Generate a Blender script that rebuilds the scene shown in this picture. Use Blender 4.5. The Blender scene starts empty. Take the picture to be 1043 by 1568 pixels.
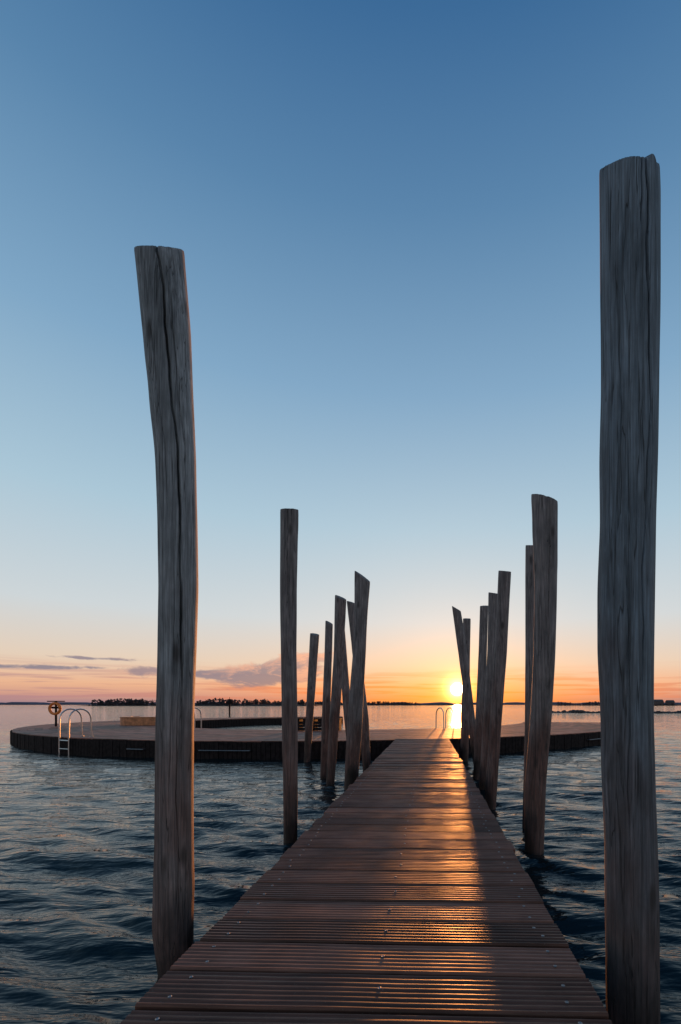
import bpy, math, random
import numpy as np
from mathutils import Vector
random.seed(7); rng=np.random.default_rng(7)
sc=bpy.context.scene
R=math.radians
CAM_Z=1.72; DECK=0.62; WATER_Z=0.06
SUN_AZ=math.atan(0.0619); SUN_EL=R(1.95)
SDIR=Vector((math.sin(SUN_AZ)*math.cos(SUN_EL),math.cos(SUN_AZ)*math.cos(SUN_EL),math.sin(SUN_EL)))

def lin(r,g,b,a=1):
    f=lambda c:(c/255/12.92 if c/255<=0.04045 else ((c/255+0.055)/1.055)**2.4)
    return (f(r),f(g),f(b),a)

# ---------------------------------------------------------------- mesh helpers
def mesh_obj(name,verts,faces,mat=None,smooth=False,parent=None):
    me=bpy.data.meshes.new(name)
    me.from_pydata([tuple(v) for v in verts],[],[tuple(f) for f in faces]); me.update()
    if smooth: me.polygons.foreach_set('use_smooth',[True]*len(me.polygons))
    ob=bpy.data.objects.new(name,me); sc.collection.objects.link(ob)
    if mat: me.materials.append(mat)
    if parent: ob.parent=parent
    return ob
def empty(name):
    e=bpy.data.objects.new(name,None); sc.collection.objects.link(e); e.empty_display_size=0.2; return e
class MB:
    def __init__(s): s.v=[]; s.f=[]
    def add(s,v,f):
        o=len(s.v); s.v+= [tuple(x) for x in v]; s.f+=[tuple(i+o for i in q) for q in f]
    def box(s,c,size,rz=0,tilt=0):
        cx,cy,cz=c; hx,hy,hz=[k/2 for k in size]; vs=[]
        for z in(-hz,hz):
            for x,y in((-hx,-hy),(hx,-hy),(hx,hy),(-hx,hy)):
                X=x*math.cos(rz)-y*math.sin(rz); Y=x*math.sin(rz)+y*math.cos(rz)
                vs.append((cx+X,cy+Y,cz+z))
        s.add(vs,[(0,3,2,1),(4,5,6,7),(0,1,5,4),(1,2,6,5),(2,3,7,6),(3,0,4,7)])
    def tube(s,pts,r,n=10):
        pts=[Vector(p) for p in pts]; vs=[]; fs=[]
        for i,p in enumerate(pts):
            t=(pts[min(i+1,len(pts)-1)]-pts[max(i-1,0)]).normalized()
            up=Vector((0,0,1)) if abs(t.z)<0.9 else Vector((1,0,0))
            if i==0: a=t.cross(up).normalized()
            else:
                a=(a-t*a.dot(t)).normalized()
            b=t.cross(a)
            for k in range(n):
                th=2*math.pi*k/n; vs.append(p+a*math.cos(th)*r+b*math.sin(th)*r)
        for i in range(len(pts)-1):
            for k in range(n):
                k2=(k+1)%n; fs.append((i*n+k,i*n+k2,(i+1)*n+k2,(i+1)*n+k))
        fs.append(tuple(range(n))[::-1]); fs.append(tuple((len(pts)-1)*n+k for k in range(n)))
        s.add(vs,fs)

# ---------------------------------------------------------------- materials
def new_mat(name):
    m=bpy.data.materials.new(name); m.use_nodes=True; nt=m.node_tree
    b=nt.nodes['Principled BSDF']; return m,nt,b
def nd(nt,t,**k):
    n=nt.nodes.new(t)
    for a,v in k.items(): setattr(n,a,v)
    return n
def val(nt,sock,x):
    if isinstance(x,(int,float)): sock.default_value=x
    else: nt.links.new(x,sock)
def M(nt,op,a,b=None,c=None,clamp=False):
    n=nd(nt,'ShaderNodeMath',operation=op); n.use_clamp=clamp
    val(nt,n.inputs[0],a)
    if b is not None: val(nt,n.inputs[1],b)
    if c is not None: val(nt,n.inputs[2],c)
    return n.outputs[0]
def MR(nt,x,a,b,c=0,d=1,interp='SMOOTHSTEP'):
    n=nd(nt,'ShaderNodeMapRange'); n.interpolation_type=interp
    val(nt,n.inputs[0],x)
    for i,q in enumerate((a,b,c,d)): n.inputs[i+1].default_value=q
    return n.outputs[0]
def ramp(nt,x,stops,interp='LINEAR'):
    n=nd(nt,'ShaderNodeValToRGB'); cr=n.color_ramp; cr.interpolation=interp
    while len(cr.elements)>1: cr.elements.remove(cr.elements[-1])
    cr.elements[0].position=stops[0][0]; cr.elements[0].color=stops[0][1]
    for p,c in stops[1:]:
        e=cr.elements.new(p); e.color=c
    nt.links.new(x,n.inputs[0]); return n.outputs[0]
def mixc(nt,f,a,b,mode='MIX'):
    n=nd(nt,'ShaderNodeMix',data_type='RGBA',blend_type=mode)
    val(nt,n.inputs[0],f)
    for s,x in((n.inputs[6],a),(n.inputs[7],b)):
        if isinstance(x,tuple): s.default_value=x
        else: nt.links.new(x,s)
    return n.outputs[2]
def noise(nt,vec,scale,detail=4,rough=0.55,dist=0):
    n=nd(nt,'ShaderNodeTexNoise'); nt.links.new(vec,n.inputs['Vector'])
    n.inputs['Scale'].default_value=scale; n.inputs['Detail'].default_value=detail
    n.inputs['Roughness'].default_value=rough; n.inputs['Distortion'].default_value=dist
    return n.outputs[0]
def mapping(nt,vec,scale=(1,1,1),rot=(0,0,0),loc=(0,0,0)):
    n=nd(nt,'ShaderNodeMapping'); nt.links.new(vec,n.inputs[0])
    n.inputs['Scale'].default_value=scale; n.inputs['Rotation'].default_value=rot; n.inputs['Location'].default_value=loc
    return n.outputs[0]
def bump(nt,h,strength,dist,prev=None):
    n=nd(nt,'ShaderNodeBump'); n.inputs['Strength'].default_value=strength; n.inputs['Distance'].default_value=dist
    nt.links.new(h,n.inputs['Height'])
    if prev: nt.links.new(prev,n.inputs['Normal'])
    return n.outputs[0]

# weathered post wood (object colour = each log's own stain)
def post_mat():
    m,nt,b=new_mat('weathered_post_wood')
    tc=nd(nt,'ShaderNodeTexCoord').outputs['Object']
    oin=nd(nt,'ShaderNodeObjectInfo'); oi=oin.outputs['Random']; ocol=oin.outputs['Color']
    off=nd(nt,'ShaderNodeVectorMath',operation='ADD'); nt.links.new(tc,off.inputs[0])
    cmb=nd(nt,'ShaderNodeCombineXYZ'); 
    for i in range(3): nt.links.new(M(nt,'MULTIPLY',oi,13.0+i*5),cmb.inputs[i])
    nt.links.new(cmb.outputs[0],off.inputs[1]); v=off.outputs[0]
    st=noise(nt,mapping(nt,v,(34,34,1.5)),1.0,6,0.62,0.9)
    st2=noise(nt,mapping(nt,v,(120,120,3)),1.0,4,0.6,0.4)
    ck=noise(nt,mapping(nt,v,(26,26,0.55)),1.0,3,0.5,0.5)
    check=MR(nt,M(nt,'ABSOLUTE',M(nt,'SUBTRACT',ck,0.5)),0.0,0.012,1,0)
    blot=noise(nt,mapping(nt,v,(3,3,1.2)),1.0,5,0.6)
    blot2=noise(nt,mapping(nt,v,(7,7,2.6)),1.0,5,0.65)
    vor=nd(nt,'ShaderNodeTexVoronoi'); nt.links.new(mapping(nt,v,(5.5,5.5,2.0)),vor.inputs['Vector']); vor.inputs['Scale'].default_value=1.0
    knot=MR(nt,vor.outputs['Distance'],0.05,0.2,1,0)
    col=ramp(nt,st,[(0.30,(0.11,0.110,0.112,1)),(0.43,(0.23,0.235,0.24,1)),(0.6,(0.34,0.345,0.35,1)),(0.78,(0.46,0.455,0.45,1))])
    brown=ramp(nt,st,[(0.30,(0.06,0.032,0.026,1)),(0.5,(0.165,0.086,0.066,1)),(0.75,(0.29,0.16,0.125,1))])
    z=nd(nt,'ShaderNodeSeparateXYZ'); nt.links.new(tc,z.inputs[0]); z=z.outputs[2]
    zz=M(nt,'ADD',z,M(nt,'MULTIPLY',M(nt,'SUBTRACT',blot,0.5),3.4))
    fb=MR(nt,zz,2.4,0.6,0.02,0.92)
    c=mixc(nt,fb,col,brown)
    c=mixc(nt,1.0,c,ocol,'MULTIPLY')
    hs=nd(nt,'ShaderNodeHueSaturation'); nt.links.new(c,hs.inputs['Color']); nt.links.new(MR(nt,blot2,0.3,0.7,0.62,1.3,'LINEAR'),hs.inputs['Value']); c=hs.outputs[0]
    c=mixc(nt,M(nt,'MULTIPLY',MR(nt,st2,0.44,0.6,1,0),0.4),c,(0.06,0.056,0.055,1))
    c=mixc(nt,M(nt,'MULTIPLY',check,0.75),c,(0.02,0.018,0.017,1))
    c=mixc(nt,M(nt,'MULTIPLY',knot,0.75),c,(0.035,0.026,0.022,1))
    wet=MR(nt,zz,0.6,0.0,0,1)
    c=mixc(nt,M(nt,'MULTIPLY',wet,0.85),c,(0.018,0.015,0.013,1))
    nt.links.new(c,b.inputs['Base Color'])
    nt.links.new(MR(nt,zz,0.4,0.0,0.75,0.35),b.inputs['Roughness'])
    b.inputs['Specular IOR Level'].default_value=0.3
    n1=bump(nt,st,0.7,0.008); n2=bump(nt,st2,0.55,0.004,n1); n3=bump(nt,knot,0.4,0.006,n2); n4=bump(nt,M(nt,'SUBTRACT',1.0,check),0.7,0.006,n3)
    nt.links.new(n4,b.inputs['Normal'])
    return m
POST=post_mat()

def deck_mat(name,base,dark,rough=(0.32,0.5),spec=0.35):
    m,nt,b=new_mat(name)
    tc=nd(nt,'ShaderNodeTexCoord').outputs['Object']
    at=nd(nt,'ShaderNodeAttribute'); at.attribute_name='tint'; t=at.outputs['Fac']
    sx=nd(nt,'ShaderNodeSeparateXYZ'); nt.links.new(tc,sx.inputs[0])
    cm=nd(nt,'ShaderNodeCombineXYZ'); nt.links.new(M(nt,'ADD',sx.outputs[0],M(nt,'MULTIPLY',t,30.0)),cm.inputs[0])
    nt.links.new(sx.outputs[1],cm.inputs[1]); nt.links.new(sx.outputs[2],cm.inputs[2]); v=cm.outputs[0]
    g=noise(nt,mapping(nt,v,(2.2,55,55)),1.0,5,0.65,0.4)
    bl=noise(nt,v,2.3,5,0.6)
    sp=noise(nt,v,140,2,0.5)
    c=mixc(nt,MR(nt,g,0.3,0.7,0,1,'LINEAR'),dark,base)
    c=mixc(nt,MR(nt,bl,0.42,0.7,0,0.6,'LINEAR'),c,tuple(x*0.45 for x in dark[:3])+(1,))
    hs=nd(nt,'ShaderNodeHueSaturation'); nt.links.new(c,hs.inputs['Color'])
    nt.links.new(MR(nt,t,0,1,0.35,1.65,'LINEAR'),hs.inputs['Value'])
    c=mixc(nt,MR(nt,sp,0.66,0.74,0,0.5),hs.outputs[0],(0.17,0.13,0.11,1))
    nt.links.new(c,b.inputs['Base Color'])
    r=M(nt,'ADD',MR(nt,bl,0.3,0.7,rough[0],rough[1],'LINEAR'),M(nt,'MULTIPLY',t,0.08))
    nt.links.new(r,b.inputs['Roughness'])
    n1=bump(nt,g,0.6,0.003); n2=bump(nt,bl,0.2,0.01,n1); nt.links.new(n2,b.inputs['Normal'])
    b.inputs['Specular IOR Level'].default_value=spec
    b.inputs['Specular Tint'].default_value=(1.0,0.66,0.50,1)
    return m
DECKM=deck_mat('grooved_hardwood',(0.190,0.078,0.053,1),(0.058,0.028,0.022,1),(0.34,0.50),0.34)
PLATM=deck_mat('platform_hardwood',(0.27,0.12,0.09,1),(0.12,0.056,0.043,1),(0.5,0.65),0.25)

def simple(name,col,rough=0.6,metal=0,var=0.4,scale=6,bd=0.01,spec=0.5):
    m,nt,b=new_mat(name); tc=nd(nt,'ShaderNodeTexCoord').outputs['Object']
    n=noise(nt,tc,scale,5,0.6)
    c=mixc(nt,MR(nt,n,0.3,0.7,0,1,'LINEAR'),tuple(x*(1-var) for x in col[:3])+(1,),tuple(min(1,x*(1+var)) for x in col[:3])+(1,))
    nt.links.new(c,b.inputs['Base Color']); b.inputs['Roughness'].default_value=rough; b.inputs['Metallic'].default_value=metal
    b.inputs['Specular IOR Level'].default_value=spec
    nt.links.new(bump(nt,n,0.4,bd),b.inputs['Normal']); return m
DARKWOOD=simple('tarred_timber',(0.018,0.013,0.013),0.8,scale=9,spec=0.12,var=0.6)
STEEL=simple('galvanised_steel',(0.42,0.42,0.43),0.3,1.0,0.2,30,0.001)
DULLSTEEL=simple('dull_steel',(0.18,0.18,0.19),0.5,1.0,0.2,30,0.001)
SCREW=simple('screw_steel',(0.30,0.28,0.27),0.42,1.0,0.3,60,0.0005)
FOLI=simple('winter_tree_foliage',(0.055,0.048,0.050),0.9,0,0.5,0.25,0.2,0.1)
LAND=simple('shore_earth',(0.05,0.045,0.042),0.9,0,0.4,0.1,0.1,0.1)
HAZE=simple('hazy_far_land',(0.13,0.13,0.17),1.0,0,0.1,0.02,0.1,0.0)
ROCK=simple('basalt_rock',(0.05,0.045,0.045),0.8,0,0.5,1.5,0.05)
ORANGE=simple('lifebuoy_orange',(0.75,0.2,0.03),0.5,0,0.1,5,0.001)
BENCHW=simple('sunlit_bench_timber',(0.45,0.17,0.07),0.5,0,0.4,7,0.003)  # timber colour raised towards orange, low sunlight painted into the base colour
BRICK=simple('brick_wall',(0.10,0.075,0.07),0.9,0,0.2,1,0.01)
ROOF=simple('roof_tiles',(0.06,0.05,0.05),0.8,0,0.2,1,0.01)
GLASS=simple('window_glass',(0.03,0.035,0.04),0.1,0,0.1,1,0.0)

# ---------------------------------------------------------------- water
def build_water():
    th_f=np.arange(-52,52,0.16)
    th_b=np.arange(52,308,3.0)
    th=np.radians(np.concatenate([th_f,th_b])); nt_=len(th)
    r=[0.6]
    while r[-1]<9000: r.append(r[-1]*(1.010 if 2<r[-1]<60 else 1.03))
    r=np.array(r); nr=len(r)
    RR,TT=np.meshgrid(r,th,indexing='ij')
    X=RR*np.sin(TT); Y=RR*np.cos(TT); Z=np.zeros_like(X)
    sp=RR*np.where((RR>2)&(RR<60),0.010,0.03)
    N=110
    lam=np.exp(rng.uniform(math.log(0.15),math.log(1.2),N))
    main=R(200)
    for l in lam:
        a=main+rng.normal(0,0.30); k=2*math.pi/l
        slope=0.030*(1.0 if l<0.9 else 0.75)
        amp=slope/k; ph=rng.uniform(0,6.28)
        arg=k*(X*math.sin(a)+Y*math.cos(a))+ph
        fade=np.clip((l/(3*sp)-0.5)/1.0,0,1)
        Z+=amp*fade*(np.sin(arg)+0.25*np.cos(2*arg))
    back=(np.arange(nt_)>=len(th_f)-2); Z[:,back]*=0.0; Z[:,0:2]=0
    Z*=0.9+0.35*np.sin(X*0.31+Y*0.13+1.0)*np.sin(Y*0.27-X*0.06)
    co=np.stack([X,Y,Z],-1).reshape(-1,3)
    co=np.vstack([co,[0,0,0]])
    i=np.arange(nr-1)[:,None]*nt_; j=np.arange(nt_)[None,:]; j2=(j+1)%nt_
    f=np.stack([i+j,i+nt_+j,i+nt_+j2,i+j2],-1).reshape(-1,4)
    c=len(co)-1
    tri=np.stack([np.full(nt_,c),np.arange(nt_),(np.arange(nt_)+1)%nt_],-1)
    me=bpy.data.meshes.new('water')
    me.vertices.add(len(co)); me.vertices.foreach_set('co',co.ravel())
    nl=f.size+tri.size; me.loops.add(nl)
    me.loops.foreach_set('vertex_index',np.concatenate([f.ravel(),tri.ravel()]).astype(np.int32))
    npoly=len(f)+len(tri); me.polygons.add(npoly)
    ls=np.concatenate([np.arange(len(f))*4,len(f)*4+np.arange(len(tri))*3]).astype(np.int32)
    me.polygons.foreach_set('loop_start',ls)
    me.polygons.foreach_set('use_smooth',np.ones(npoly,dtype=bool))
    me.update(calc_edges=True); me.validate()
    ob=bpy.data.objects.new('water',me); sc.collection.objects.link(ob); ob.location.z=WATER_Z
    m,nt,b=new_mat('lake_water')
    tc=nd(nt,'ShaderNodeTexCoord').outputs['Object']
    b.inputs['Base Color'].default_value=(0.003,0.010,0.012,1); b.inputs['Roughness'].default_value=0.05
    b.inputs['IOR'].default_value=1.333
    b.inputs['Specular IOR Level'].default_value=0.45
    n0=noise(nt,mapping(nt,tc,(0.35,1.6,1),(0,0,R(10))),0.8,3,0.55,0.3)
    n1=noise(nt,mapping(nt,tc,(0.40,1.8,1),(0,0,R(14))),2.2,4,0.55,0.3)
    n2=noise(nt,mapping(nt,tc,(0.5,1.6,1),(0,0,R(-6))),8.0,3,0.55,0.2)
    b0=bump(nt,n0,0.45,0.14); b1=bump(nt,n1,0.75,0.085,b0); b2=bump(nt,n2,0.6,0.022,b1)
    nt.links.new(b2,b.inputs['Normal'])
    me.materials.append(m)
build_water()

# ---------------------------------------------------------------- jetty
jetty=empty('jetty')
XL,XR=-1.072,0.641
screws=[]
def build_boards():
    verts=[];faces=[];tint=[]
    pitch=0.23; w=0.213; ng=7; pp=10
    y=-2.5; seg=7; bi=0
    while y<14.35:
        dz=rng.normal(0,0.0026); sl=rng.normal(0,0.006); t=rng.uniform(0,1)
        tiltb=rng.normal(0,0.014)
        e0=rng.normal(0,0.007); e1=rng.normal(0,0.007)
        prof=[(0.0,-0.035),(0.0,-0.009),(0.003,-0.004)]
        for i in range(ng*pp+1):
            u=i/(ng*pp)
            c=0.5+0.5*math.cos(2*math.pi*(u*ng+0.5))
            c=c**1.7
            prof.append((0.007+u*(w-0.014),-0.0045*c))
        prof+= [(w-0.003,-0.004),(w,-0.009),(w,-0.035)]
        n=len(prof); base=len(verts)
        for s in range(seg+1):
            x=XL+e0+(XR+e1-XL-e0)*s/seg
            wob=rng.normal(0,0.0008)
            for (py,pz) in prof:
                verts.append((x,y+py-0.03*(x+0.2),DECK+pz+dz+tiltb*(py-w/2)+sl*(x+0.2)*0.3+wob)); 
        for s in range(seg):
            for k in range(n-1):
                a=base+s*n+k; faces.append((a,a+n,a+n+1,a+1)); tint.append(t)
            a=base+s*n; faces.append((a,a+n-1,a+2*n-1,a+n)); tint.append(t)
        faces.append(tuple(base+k for k in range(n))); tint.append(t)
        faces.append(tuple(base+seg*n+k for k in range(n))[::-1]); tint.append(t)
        for q,sx in enumerate((-0.954,-0.2,0.529)):
            o_=(0.055,0.165) if q!=1 else (0.11,)
            for oy in o_:
                screws.append((sx+rng.normal(0,0.012),y+oy+rng.normal(0,0.009)-0.03*(sx+.2),DECK+dz+tiltb*(oy-w/2)))
        y+=pitch; bi+=1
    ob=mesh_obj('deck_boards',verts,faces,DECKM,parent=jetty)
    a=ob.data.attributes.new('tint','FLOAT','FACE'); a.data.foreach_set('value',tint)
build_boards()
sb=MB()
for (x,y,z) in screws:
    if y>9 or y<0.8: continue
    n=10; vs=[];fs=[]
    for r_,h_ in((0.0078,-0.004),(0.0078,0.0004),(0.0055,0.0017),(0.0023,0.0004)):
        for k in range(n): vs.append((x+r_*math.cos(k*6.283/n),y+r_*math.sin(k*6.283/n),z+h_))
    for q in range(3):
        for k in range(n): fs.append((q*n+k,q*n+(k+1)%n,(q+1)*n+(k+1)%n,(q+1)*n+k))
    fs.append(tuple(3*n+k for k in range(n)))
    sb.add(vs,fs)
mesh_obj('deck_screws',sb.v,sb.f,SCREW,parent=jetty)
st=MB()
for x in(XL+0.12,-0.2,XR-0.12):
    st.box((x,5.9,DECK-0.15),(0.1,17.0,0.2))
for y in(1.2,4.2,7.2,10.2,13.2):
    st.box((-0.215,y,DECK-0.35),(1.55,0.16,0.18))
    for x in(XL+0.3,XR-0.3): st.tube([(x,y+0.2,-1.5),(x,y+0.2,DECK-0.27)],0.1,14)
mesh_obj('stringers',st.v,st.f,DARKWOOD,parent=jetty)

# ---------------------------------------------------------------- posts
def post(Y,rows,slant=0.0,nseg=48,nring=90,cracks=(),rough=0.02,notch=False,cut=0.3,bow=0.25,stain=(0.84,0.69,0.65)):
    rows=sorted(rows); h=np.array([r[0] for r in rows]); xl=np.array([r[1] for r in rows]); xr=np.array([r[2] for r in rows])
    h=np.concatenate([[-1.2],h]); xl=np.concatenate([[xl[0]],xl]); xr=np.concatenate([[xr[0]],xr])
    top=h[-1]
    hs=np.linspace(-1.2,top-0.004,nring)
    def smooth(a):
        v=np.interp(hs,h,a); p=np.pad(v,6,mode='reflect',reflect_type='odd'); k=np.hanning(11); k/=k.sum()
        return np.convolve(p,k,'same')[6:-6]
    L=smooth(xl); Rr=smooth(xr)
    cx=(L+Rr)/2; rad=(Rr-L)/2*0.98
    rad=rad*(1/np.sqrt(1+(cx/Y)**2))
    th=np.arange(nseg)*2*math.pi/nseg
    ph=rng.uniform(0,6.28,12)
    yb=bow*rad.mean()*np.sin(hs*1.1+ph[9])
    V=[];F=[]
    bulges=[(rng.uniform(0,6.28),rng.uniform(0.2,top),rng.uniform(0.02,0.05)) for _ in range(9)]
    for i,z in enumerate(hs):
        rr=np.ones(nseg)
        rr+=rough*np.sin(2*th+ph[0]+0.3*z)+rough*0.7*np.sin(3*th+ph[1]-0.3*z)+rough*0.4*np.sin(7*th+ph[2]+0.5*np.sin(z*2+ph[3]))+rough*0.3*np.sin(13*th+ph[4]+0.4*np.sin(z*1.3))+rough*0.2*np.sin(29*th+ph[10]+0.5*np.sin(z*1.1))
        rr+=0.007*math.sin(z*4.3+ph[5])+0.004*math.sin(z*9+ph[6])
        for (bt,bz,ba) in bulges:
            d=np.angle(np.exp(1j*(th-bt))); rr+=ba*np.exp(-(d/0.5)**2-((z-bz)/0.12)**2)
        for (t0,t1,z0,z1,dep,wid) in cracks:
            if z0<=z<=z1:
                u=(z-z0)/(z1-z0); c=t0+(t1-t0)*u+0.05*math.sin(z*5+ph[7])+0.025*math.sin(z*13+ph[8])+0.01*math.sin(z*37)
                e=min(1,min(u if z0>0.01 else 1,(1-u) if z1<top-0.02 else 1)*5)*(0.75+0.25*math.sin(z*7+t0))
                d=np.angle(np.exp(1j*(th-c))); rr-=dep*e*np.exp(-(d/wid)**2)
        r=rad[i]*rr
        if i==nring-1: r=r*0.985
        for k in range(nseg):
            x=cx[i]+r[k]*math.cos(th[k]); dy=r[k]*math.sin(th[k]); y=Y+yb[i]+dy
            zz=z
            if z>top-0.8:
                fq=((z-top+0.8)/0.8)
                zz=z+slant*(x-L[i])*fq+cut*dy*fq*fq
                if notch: zz+=fq**8*(0.008*math.sin(th[k]*3+1)+0.03*math.exp(-((th[k]-R(298))/0.16)**2)-0.015*math.exp(-((th[k]-R(314))/0.10)**2))
            V.append((x,y,zz))
    for i in range(nring-1):
        for k in range(nseg):
            k2=(k+1)%nseg; F.append((i*nseg+k,i*nseg+k2,(i+1)*nseg+k2,(i+1)*nseg+k))
    last=(nring-1)*nseg
    cxx=cx[-1]; cyy=Y+yb[-1]; cz=float(np.mean([V[last+k][2] for k in range(nseg)]))+0.004
    prev=len(V)
    for k in range(nseg): V.append(V[last+k])
    for s in(0.95,0.5):
        st_=len(V)
        for k in range(nseg):
            vx,vy,vz=V[last+k]; V.append((cxx+(vx-cxx)*s,cyy+(vy-cyy)*s,cz+(vz-cz)*s+0.004+rng.normal(0,0.001)))
        for k in range(nseg):
            k2=(k+1)%nseg; F.append((prev+k,prev+k2,st_+k2,st_+k))
        prev=st_
    V.append((cxx,cyy,cz)); c=len(V)-1
    for k in range(nseg): F.append((prev+k,prev+(k+1)%nseg,c))
    ob=mesh_obj('wooden_post',V,F,POST); ob.color=stain+(1,)
    ob.data.polygons.foreach_set('use_smooth',[i<(nring-1)*nseg for i in range(len(F))])
    return ob
post(2.85,[(4.59,-1.862,-1.533),(4.09,-1.812,-1.492),(3.68,-1.767,-1.476),(3.27,-1.726,-1.456),(2.86,-1.706,-1.447),(2.45,-1.697,-1.439),(2.04,-1.702,-1.451),(1.63,-1.714,-1.464),(1.22,-1.718,-1.468),(.81,-1.722,-1.468),(.46,-1.736,-1.468),(.33,-1.742,-1.468),(.20,-1.725,-1.47),(.03,-1.70,-1.476)],
  0.0,360,280,[(R(-48),R(-68),1.7,4.7,0.50,0.042),(R(-35),R(-50),3.0,4.4,0.12,0.022),(R(-90),R(-100),2.8,4.1,0.09,0.022),(R(-50),R(-56),0.3,2.0,0.16,0.022),(R(-75),R(-70),1.0,2.7,0.08,0.02)],0.012,cut=0.85,bow=0.08,stain=(0.98,0.97,0.98))
post(2.2,[(4.33,.822,1.117),(4.186,.823,1.123),(3.553,.829,1.124),(3.236,.829,1.120),(2.92,.823,1.113),(2.603,.826,1.103),(2.287,.813,1.097),(1.97,.810,1.094),(1.654,.826,1.090),(1.337,.832,1.098),(1.02,.845,1.108),(.704,.845,1.117),(.172,.851,1.120)],
  0.0,360,280,[(R(-70),R(-84),3.0,4.5,0.34,0.032),(R(-80),R(-72),1.6,3.4,0.14,0.022),(R(-115),R(-108),0.6,2.4,0.08,0.02),(R(-95),R(-90),3.9,4.5,0.12,0.02),(R(-130),R(-136),2.4,3.9,0.07,0.02)],0.010,True,cut=0.85,bow=0.04,stain=(0.56,0.66,0.76))
S=dict(nseg=72,nring=120)
post(5.41,[(4.055,-1.782,-1.556),(3.11,-1.782,-1.572),(2.335,-1.766,-1.572),(1.557,-1.75,-1.556),(.779,-1.735,-1.556),(.08,-1.735,-1.564)],0.0,cracks=[(R(-75),R(-85),2.8,4.2,0.2,0.09)],**S)
post(5.17,[(4.12,1.161,1.473),(3.052,1.19,1.458),(2.308,1.183,1.436),(1.564,1.146,1.399),(.82,1.094,1.339),(0,1.094,1.317)],-0.33,cracks=[(R(-80),R(-95),2.0,4.2,0.18,0.09)],**S)
post(6.2,[(3.905,1.32,1.52),(2.425,1.311,1.51),(1.533,1.302,1.5),(-.1,1.267,1.46)],-0.05,**S)
post(7.42,[(3.91,1.132,1.346),(3.098,1.10,1.303),(2.564,1.068,1.282),(1.496,1.004,1.196),(0,.897,1.089)],-0.1,**S)
post(8.8,[(3.9,1.152,1.342),(2.72,1.127,1.317),(1.454,1.051,1.241),(0,.962,1.152)],-0.15,**S)
post(10.3,[(3.958,1.156,1.349),(2.89,1.126,1.319),(1.409,1.052,1.274),(0,.993,1.2)],0.05,**S)
post(11.8,[(4.284,.594,.832),(3.061,.764,1.002),(1.363,.985,1.206),(0,1.172,1.375)],-0.6,**S)
post(13.5,[(4.283,1.01,1.243),(3.254,1.01,1.223),(1.312,.952,1.204),(0,.932,1.165)],0.0,**S)
q=8.8/7.9
post(8.8,[(1.72+(a-1.72)*q,b*q,c*q) for a,b,c in [(4.06,-1.296,-1.023),(3.187,-1.296,-1.069),(2.618,-1.319,-1.092),(1.481,-1.421,-1.148),(.458,-1.478,-1.228),(0,-1.5,-1.25)]],-0.75,cracks=[(R(-70),R(-85),2.2,4.1,0.15,0.1)],**S)
post(9.5,[(4.017,-1.968,-1.722),(2.8,-1.996,-1.777),(1.433,-2.092,-1.873),(0,-2.16,-1.982)],-0.45,**S)
post(10.3,[(3.632,-2.356,-2.179),(2.89,-2.371,-2.193),(1.409,-2.43,-2.238),(0,-2.475,-2.327)],-0.55,**S)
post(13.2,[(3.80,-3.46,-3.19),(2.25,-3.53,-3.285),(0,-3.65,-3.456)],-0.2,**S)
post(11.5,[(4.35,-2.085,-1.887),(1.373,-1.771,-1.523),(0,-1.67,-1.456)],-0.3,**S)
post(12.5,[(4.04,-2.555,-2.339),(1.342,-2.339,-2.105),(0,-2.195,-1.979)],0.1,**S)

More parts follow.
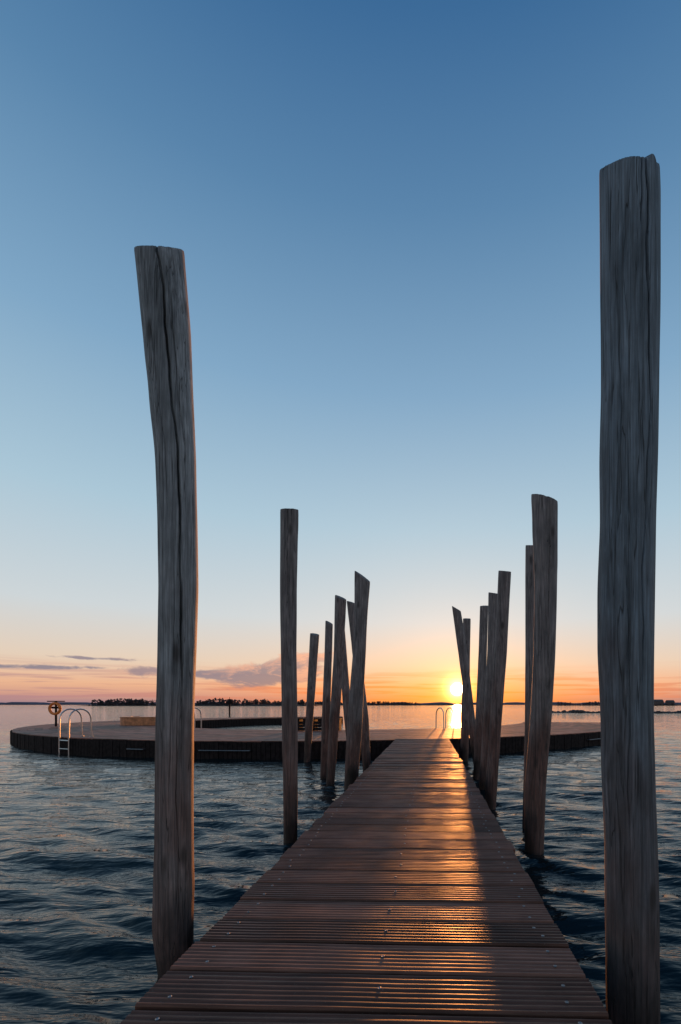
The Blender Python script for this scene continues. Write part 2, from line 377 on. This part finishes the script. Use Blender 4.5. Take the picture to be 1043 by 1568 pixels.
# ---------------------------------------------------------------- ring platform
plat=empty('round_swimming_platform')
PC=(-5.1,31.1)
def ro(a):
    t=max(0,min(1,(200-a)/80)); return 17.3-4.6*(t*t*(3-2*t))
def ri(a):
    t=max(0,min(1,(200-a)/80)); return 11.3-0.8*(t*t*(3-2*t))
def PP(a,r): return (PC[0]+r*math.cos(R(a)),PC[1]+r*math.sin(R(a)))
A0,A1=105,350
def build_platform():
    V=[];F=[];T=[]
    nrow=24; a=A0
    step=5.0
    while a<A1:
        for k in range(nrow):
            t=rng.uniform(0,1); b0=len(V); sub=5
            for s in range(sub+1):
                aa=a+0.02+(step-0.04)*s/sub
                r0=ri(aa)+(ro(aa)-ri(aa))*k/nrow; r1=ri(aa)+(ro(aa)-ri(aa))*(k+1)/nrow-0.012
                for (r_,z_) in((r0,-0.04),(r0,0),(r1,0),(r1,-0.04)):
                    x,y=PP(aa,r_); V.append((x,y,DECK-0.004+z_))
            for s in range(sub):
                for q in range(4):
                    q2=(q+1)%4; F.append((b0+s*4+q,b0+s*4+q2,b0+(s+1)*4+q2,b0+(s+1)*4+q)); T.append(t)
            F.append((b0,b0+1,b0+2,b0+3)); T.append(t); F.append((b0+sub*4+3,b0+sub*4+2,b0+sub*4+1,b0+sub*4)); T.append(t)
        a+=step
    ob=mesh_obj('platform_deck',V,F,PLATM,parent=plat)
    at=ob.data.attributes.new('tint','FLOAT','FACE'); at.data.foreach_set('value',T)
    mb=MB(); a=A0
    while a<A1:
        rr=ro(a); da=math.degrees(0.145/rr)
        x,y=PP(a+da/2,rr+0.015+rng.uniform(0,0.02)); mb.box((x,y,DECK-0.33-0.03+rng.uniform(-.01,.01)),(0.03,0.13,0.66),R(a+da/2)); 
        a+=da
    a=A0
    while a<A1:
        rr=ri(a); da=math.degrees(0.25/rr)
        x,y=PP(a+da/2,rr-0.02); mb.box((x,y,DECK-0.36),(0.03,0.235,0.62),R(a+da/2)); a+=da
    n=120; vs=[];fs=[]
    for i in range(n+1):
        aa=A0+(A1-A0)*i/n
        for r_,z_ in((ri(aa)+.02,-0.3),(ri(aa)+.02,DECK-.06),(ro(aa)-.02,DECK-.06),(ro(aa)-.02,-0.3)):
            x,y=PP(aa,r_); vs.append((x,y,z_))
    for i in range(n):
        for q in range(4):
            q2=(q+1)%4; fs.append((i*4+q,i*4+q2,(i+1)*4+q2,(i+1)*4+q))
    fs.append((0,1,2,3)); fs.append((n*4+3,n*4+2,n*4+1,n*4))
    mb.add(vs,fs)
    mesh_obj('platform_side_cladding',mb.v,mb.f,DARKWOOD,parent=plat)
build_platform()
gr=MB()
def rim_rail(a0,a1,z=0.33):
    pts=[]
    n=14
    x,y=PP(a0,ro(a0)+0.03); pts.append((x,y,z))
    for i in range(n+1):
        a=a0+(a1-a0)*i/n; x,y=PP(a,ro(a)+0.14); pts.append((x,y,z))
    x,y=PP(a1,ro(a1)+0.03); pts.append((x,y,z))
    gr.tube(pts,0.018,8)
rim_rail(263.8,269.0); rim_rail(255.5,257.5); rim_rail(311,317)
mesh_obj('rim_grab_rails',gr.v,gr.f,DULLSTEEL,parent=plat)

def ladder(a,outer=True):
    e=empty('swim_ladder'); mb=MB()
    r0=ro(a) if outer else ri(a); sg=1 if outer else -1
    rad=Vector((math.cos(R(a)),math.sin(R(a)),0))*sg; tan=Vector((-rad.y,rad.x,0))
    bx,by=PP(a,r0); base=Vector((bx,by,0))
    for s in(-0.27,0.27):
        o=base+tan*s; pts=[]
        pts.append(o-rad*0.55+Vector((0,0,DECK)))
        pts.append(o-rad*0.53+Vector((0,0,DECK+0.45)))
        for i in range(11):
            t=math.pi*i/10
            pts.append(o+rad*(-0.2-0.33*math.cos(t))+Vector((0,0,DECK+0.62+0.33*math.sin(t))))
        pts.append(o+rad*0.14+Vector((0,0,DECK+0.2)))
        pts.append(o+rad*0.14+Vector((0,0,-1.0)))
        mb.tube(pts,0.024,10)
    for z in(DECK-0.1,DECK-0.38,DECK-0.66,DECK-0.94):
        c=base+rad*0.14
        p=c+tan*-0.27; q=c+tan*0.27; mb.tube([(p.x,p.y,z),(q.x,q.y,z)],0.022,8)
    for s in(-0.27,0.27):
        o=base+tan*s-rad*0.55; mb.tube([(o.x,o.y,DECK-0.002),(o.x,o.y,DECK+0.012)],0.06,12)
    mesh_obj('ladder_rails',mb.v,mb.f,STEEL,parent=e)
ladder(246.0); ladder(300.5,False); ladder(238.0,False)

def curved_bench(cx,cy,rad,a0,a1,name='curved_bench'):
    e=empty(name); mb=MB(); n=26
    for k in range(4):
        r0=rad+k*0.13; r1=r0+0.115; vs=[];fs=[]
        for i in range(n+1):
            a=R(a0+(a1-a0)*i/n)
            for r_,z_ in((r0,.40),(r0,.445),(r1,.445),(r1,.40)): vs.append((cx+r_*math.cos(a),cy+r_*math.sin(a),DECK+z_))
        for i in range(n):
            for q in range(4): fs.append((i*4+q,i*4+(q+1)%4,(i+1)*4+(q+1)%4,(i+1)*4+q))
        fs.append((0,1,2,3)); fs.append((n*4+3,n*4+2,n*4+1,n*4)); mb.add(vs,fs)
    for i in range(0,n+1):
        a=R(a0+(a1-a0)*i/n)
        for r_ in(rad+0.03,rad+0.46): mb.box((cx+r_*math.cos(a),cy+r_*math.sin(a),DECK+0.2),(0.04,0.2,0.398),a)
    mesh_obj('seat_and_legs',mb.v,mb.f,BENCHW,parent=e)
curved_bench(-15.6,25.2,0.8,150,390)
def box_bench(x,y,L,ht,rz=0):
    e=empty('timber_bench'); mb=MB()
    for k in range(4): mb.box((x,y-0.24+k*0.16,DECK+ht),(L,0.14,0.045))
    for s in(-1,1): mb.box((x+s*(L/2-0.08),y,DECK+ht/2-0.015),(0.1,0.55,ht-0.03))
    nb=int(ht/0.13)
    for k in range(nb): mb.box((x,y-0.3,DECK+0.07+k*0.13),(L-0.02,0.03,0.115))
    mesh_obj('bench_slats',mb.v,mb.f,DARKWOOD,parent=e)
box_bench(-5.4,19.6,0.5,0.5); box_bench(-4.4,19.6,1.2,0.5)

e=empty('lifebuoy_stand'); mb=MB(); lx,ly=-18.9,23.0
mb.tube([(lx,ly,DECK),(lx,ly,DECK+1.25)],0.05,10); mb.box((lx,ly+0.03,DECK+0.95),(0.5,0.03,0.1)); mb.box((lx,ly,DECK+1.27),(0.75,0.2,0.05))
mesh_obj('stand_pole',mb.v,mb.f,DARKWOOD,parent=e)
mb=MB(); pts=[(lx+0.27*math.cos(t),ly-0.07,DECK+0.9+0.27*math.sin(t)) for t in np.linspace(0,2*math.pi,25)]; mb.tube(pts,0.065,10)
mesh_obj('lifebuoy',mb.v,mb.f,ORANGE,True,parent=e)

e=empty('channel_marker'); mb=MB(); mx,my=-29,66
mb.tube([(mx,my,-1),(mx,my,2.2)],0.11,10); mb.box((mx,my-0.02,2.0),(1.0,0.05,0.35)); mb.box((mx,my,2.35),(0.35,0.35,0.35),R(45))
mb.tube([(mx,my,2.5),(mx,my,2.8)],0.03,6)
mesh_obj('marker_pile',mb.v,mb.f,DARKWOOD,parent=e)

# ---------------------------------------------------------------- far shore
import bmesh
def ico(sd):
    bm=bmesh.new(); bmesh.ops.create_icosphere(bm,subdivisions=sd,radius=1); a=np.array([v.co[:] for v in bm.verts]); f=np.array([[v.index for v in q.verts] for q in bm.faces]); bm.free(); return a,f
I1=ico(1); I2=ico(2)
def blobs(name,centers,radii,mat,flat=1.0,jit=0.3,I=I2):
    ICO,ICF=I
    V=[];F=[]
    for i,(c,r) in enumerate(zip(centers,radii)):
        p=ICO*(1+rng.uniform(-jit,jit,(len(ICO),1)))*r; p[:,2]*=flat
        V.append(p+np.array(c)); F.append(ICF+i*len(ICO))
    V=np.vstack(V);F=np.vstack(F)
    return mesh_obj(name,V.tolist(),F.tolist(),mat)
def treeline(name,x0,x1,Y,hf,n,mn=0.5):
    cs=[];rs=[]
    for i in range(n):
        x=x0+(x1-x0)*(i+rng.uniform(-1,1))/n
        dens=math.sin(x*0.043)+0.6*math.sin(x*0.11+1)+0.4*math.sin(x*0.31)
        H=hf*(0.66+0.12*dens+rng.uniform(-0.12,0.18)); H=max(H,hf*mn)
        w=H*rng.uniform(0.35,0.6); y=Y+rng.uniform(-12,12)
        for k in range(30):
            u=rng.uniform(0.05,1); ww=w*math.sin(math.pi*min(1,0.25+u*0.7))
            cs.append((x+rng.normal(0,0.5)*ww,y+rng.normal(0,0.5)*ww,0.6+u*H)); rs.append(rng.uniform(0.05,0.13)*H)
    blobs(name,cs,rs,FOLI,I=I1,jit=0.4)
treeline('distant_treeline',-440,-150,600,9.5,170)
treeline('distant_treeline',-270,-20,1000,9.5,110)
treeline('distant_treeline',225,425,800,7.5,70)
def strip(name,x0,x1,Y,h,mat,depth=60):
    n=80; V=[];F=[]
    for i in range(n+1):
        x=x0+(x1-x0)*i/n; e_=min(1,min(i,n-i)/4)
        hh=h*e_*(0.75+0.25*math.sin(x*0.02)+rng.uniform(-.12,.12))
        V+=[(x,Y,-0.5),(x,Y+3,hh*0.7),(x,Y+12,hh),(x,Y+depth,hh),(x,Y+depth+3,-0.5)]
    for i in range(n):
        for k in range(4): F.append((i*5+k,(i+1)*5+k,(i+1)*5+k+1,i*5+k+1))
    mesh_obj(name,V,F,mat)
strip('shore_land',-460,-140,585,2.0,LAND)
strip('shore_land',-290,60,985,2.8,LAND)
strip('shore_land',205,520,790,2.4,LAND)
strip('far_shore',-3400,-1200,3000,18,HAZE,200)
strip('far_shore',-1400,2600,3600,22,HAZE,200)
cs=[];rs=[]
for i in range(420):
    u=rng.uniform(); x=24+u*52; cs.append((x,92+rng.normal(0,1.0)+4*math.sin(x*.1),rng.uniform(-0.2,0.42)*(0.6+0.4*math.sin(x*0.9)))); rs.append(rng.uniform(0.25,0.6))
blobs('rock_breakwater',cs,rs,ROCK,0.7,0.2)
def house(x,y,w,d,h):
    e=empty('brick_house'); mb=MB(); mb.box((x,y,h/2+1.5),(w,d,h)); mesh_obj('walls',mb.v,mb.f,BRICK,parent=e)
    z=h+1.502; o=0.4
    V=[(x-w/2-o,y-d/2-o,z),(x+w/2+o,y-d/2-o,z),(x+w/2+o,y+d/2+o,z),(x-w/2-o,y+d/2+o,z),(x-w/2-o,y,z+3.2),(x+w/2+o,y,z+3.2)]
    mesh_obj('roof',V,[(0,1,5,4),(2,3,4,5),(1,2,5),(3,0,4),(0,3,2,1)],ROOF,parent=e)
    mb=MB()
    for k in(-1,0,1): mb.box((x+k*w*0.3,y-d/2-0.03,1.5+h*0.55),(1.2,0.06,1.4))
    mesh_obj('windows',mb.v,mb.f,GLASS,parent=e)
    mb=MB(); mb.box((x+w*0.15,y-d/2-0.03,2.55),(1,0.06,2.1)); mesh_obj('door',mb.v,mb.f,DARKWOOD,parent=e)
house(398,790,16,10,6); house(422,795,12,9,5)

# ---------------------------------------------------------------- sky
w=bpy.data.worlds.new("World"); sc.world=w; w.use_nodes=True; w.name='sky'
nt=w.node_tree; nt.nodes.clear()
tc=nd(nt,'ShaderNodeTexCoord').outputs['Generated']
nrm=nd(nt,'ShaderNodeVectorMath',operation='NORMALIZE'); nt.links.new(tc,nrm.inputs[0]); d=nrm.outputs[0]
s=nd(nt,'ShaderNodeSeparateXYZ'); nt.links.new(d,s.inputs[0]); dx,dy,dz=s.outputs
el=M(nt,'ARCSINE',M(nt,'MAXIMUM',dz,0.0))
az=M(nt,'SUBTRACT',M(nt,'ARCTAN2',dx,dy),SUN_AZ)
pos=M(nt,'DIVIDE',el,R(60))
base=ramp(nt,pos,[(0.0,lin(144,124,140)),(0.016,lin(204,152,138)),(0.036,lin(233,180,146)),(0.08,lin(227,206,186)),(0.17,lin(205,213,217)),(0.35,lin(170,199,216)),(0.57,lin(127,167,199)),(0.79,lin(87,132,172)),(0.95,lin(56,105,152)),(1.0,lin(50,98,147))])
dark=MR(nt,dy,-0.7,0.5,0.9,1.0)
sc_=nd(nt,'ShaderNodeVectorMath',operation='SCALE'); nt.links.new(base,sc_.inputs[0]); nt.links.new(dark,sc_.inputs['Scale'])
col=sc_.outputs[0]
cv=nd(nt,'ShaderNodeCombineXYZ'); nt.links.new(az,cv.inputs[0]); nt.links.new(el,cv.inputs[1])
def gauss(x,c,wd): return M(nt,'EXPONENT',M(nt,'MULTIPLY',M(nt,'POWER',M(nt,'DIVIDE',M(nt,'SUBTRACT',x,c),wd),2.0),-1.0))
n_st=noise(nt,mapping(nt,cv.outputs[0],(4,105,1)),1.0,5,0.55,0.3)
streak=M(nt,'MULTIPLY',MR(nt,n_st,0.47,0.60),MR(nt,el,0.0,0.010,0,1)); streak=M(nt,'MULTIPLY',streak,MR(nt,el,0.09,0.035,0,1))
n_cu=noise(nt,mapping(nt,cv.outputs[0],(15,38,1),(0,0,R(-12))),1.0,7,0.62,0.4)
cum=M(nt,'MULTIPLY',gauss(az,-0.37,0.11),gauss(M(nt,'SUBTRACT',el,M(nt,'MULTIPLY',M(nt,'ADD',az,0.37),0.26)),0.074,0.032))
cum2=M(nt,'MULTIPLY',gauss(az,-0.48,0.15),gauss(el,0.060,0.010))
cum3=M(nt,'MULTIPLY',gauss(az,-0.78,0.12),gauss(M(nt,'SUBTRACT',el,M(nt,'MULTIPLY',M(nt,'ADD',az,0.8),0.03)),0.062,0.005))
cum4=M(nt,'MULTIPLY',gauss(az,-0.70,0.07),gauss(el,0.082,0.004))
for q,k in((cum2,0.9),(cum3,0.75),(cum4,0.75)): cum=M(nt,'ADD',cum,M(nt,'MULTIPLY',q,k))
msk=M(nt,'MULTIPLY',cum,6.0,clamp=True)
cum=MR(nt,M(nt,'ADD',M(nt,'MULTIPLY',cum,0.8),M(nt,'MULTIPLY',M(nt,'SUBTRACT',n_cu,0.5),1.5)),0.24,0.52)
cum=M(nt,'MULTIPLY',cum,msk)
warm=gauss(az,0.0,0.6)
ccol=mixc(nt,warm,lin(160,134,150),lin(236,128,60))
col=mixc(nt,M(nt,'MULTIPLY',streak,0.75),col,ccol)
lit=M(nt,'ADD',MR(nt,n_cu,0.44,0.64),M(nt,'MULTIPLY',M(nt,'SUBTRACT',el,0.072),16.0),clamp=True)
cucol=mixc(nt,M(nt,'MULTIPLY',lit,MR(nt,az,-0.65,-0.35,0.15,1.0)),lin(126,122,142),lin(236,176,150))
col=mixc(nt,M(nt,'MULTIPLY',cum,0.9),col,cucol)
dt=nd(nt,'ShaderNodeVectorMath',operation='DOT_PRODUCT'); nt.links.new(d,dt.inputs[0]); dt.inputs[1].default_value=SDIR
ang=M(nt,'ARCCOSINE',M(nt,'MINIMUM',dt.outputs['Value'],0.9999999))
def addc(col,fac,c):
    v=nd(nt,'ShaderNodeVectorMath',operation='SCALE'); v.inputs[0].default_value=c; nt.links.new(fac,v.inputs['Scale'])
    a=nd(nt,'ShaderNodeVectorMath',operation='ADD'); nt.links.new(col,a.inputs[0]); nt.links.new(v.outputs[0],a.inputs[1]); return a.outputs[0]
ex=lambda x,k: M(nt,'EXPONENT',M(nt,'MULTIPLY',x,-1.0/k))
band=M(nt,'MULTIPLY',gauss(az,0,0.38),ex(el,0.055))
tint=mixc(nt,M(nt,'MINIMUM',M(nt,'MULTIPLY',band,1.3),1.0),(1,1,1,1),(1.15,0.52,0.16,1))
mm=nd(nt,'ShaderNodeVectorMath',operation='MULTIPLY'); nt.links.new(col,mm.inputs[0]); nt.links.new(tint,mm.inputs[1]); col=mm.outputs[0]
col=addc(col,band,(0.26,0.085,0.0))
col=addc(col,ex(ang,0.24),(0.22,0.13,0.06))
col=addc(col,ex(ang,0.05),(0.70,0.28,0.02))
col=addc(col,ex(ang,0.009),(20.0,11.0,3.0))
col=addc(col,MR(nt,ang,0.015,0.009,0,1),(50,42,26))
sky=nd(nt,'ShaderNodeTexSky',sky_type='NISHITA'); sky.sun_disc=False; sky.sun_elevation=SUN_EL; sky.sun_rotation=SUN_AZ
bg1=nd(nt,'ShaderNodeBackground'); nt.links.new(col,bg1.inputs[0]); bg1.inputs[1].default_value=0.97
bg2=nd(nt,'ShaderNodeBackground'); nt.links.new(sky.outputs[0],bg2.inputs[0]); bg2.inputs[1].default_value=0.01
ad=nd(nt,'ShaderNodeAddShader'); nt.links.new(bg1.outputs[0],ad.inputs[0]); nt.links.new(bg2.outputs[0],ad.inputs[1])
o=nd(nt,'ShaderNodeOutputWorld'); nt.links.new(ad.outputs[0],o.inputs[0])

ld=bpy.data.lights.new('sun','SUN'); ld.energy=5.0; ld.angle=R(0.6); ld.color=(1.0,0.34,0.08)
lo=bpy.data.objects.new('sun',ld); sc.collection.objects.link(lo); lo.rotation_euler=SDIR.to_track_quat('Z','Y').to_euler(); lo.location=(5,-5,20)

# ---------------------------------------------------------------- camera
cd=bpy.data.cameras.new('camera'); cam=bpy.data.objects.new('camera',cd); sc.collection.objects.link(cam)
cam.location=(0,0,CAM_Z); cam.rotation_euler=(R(90),0,0)
cd.sensor_fit='AUTO'; cd.sensor_width=36; cd.lens=695/1568*36; cd.shift_x=-135.5/1568; cd.shift_y=295/1568
cd.clip_start=0.05; cd.clip_end=20000
sc.camera=cam
sc.view_settings.view_transform='Standard'; sc.view_settings.look='None'; sc.view_settings.exposure=0
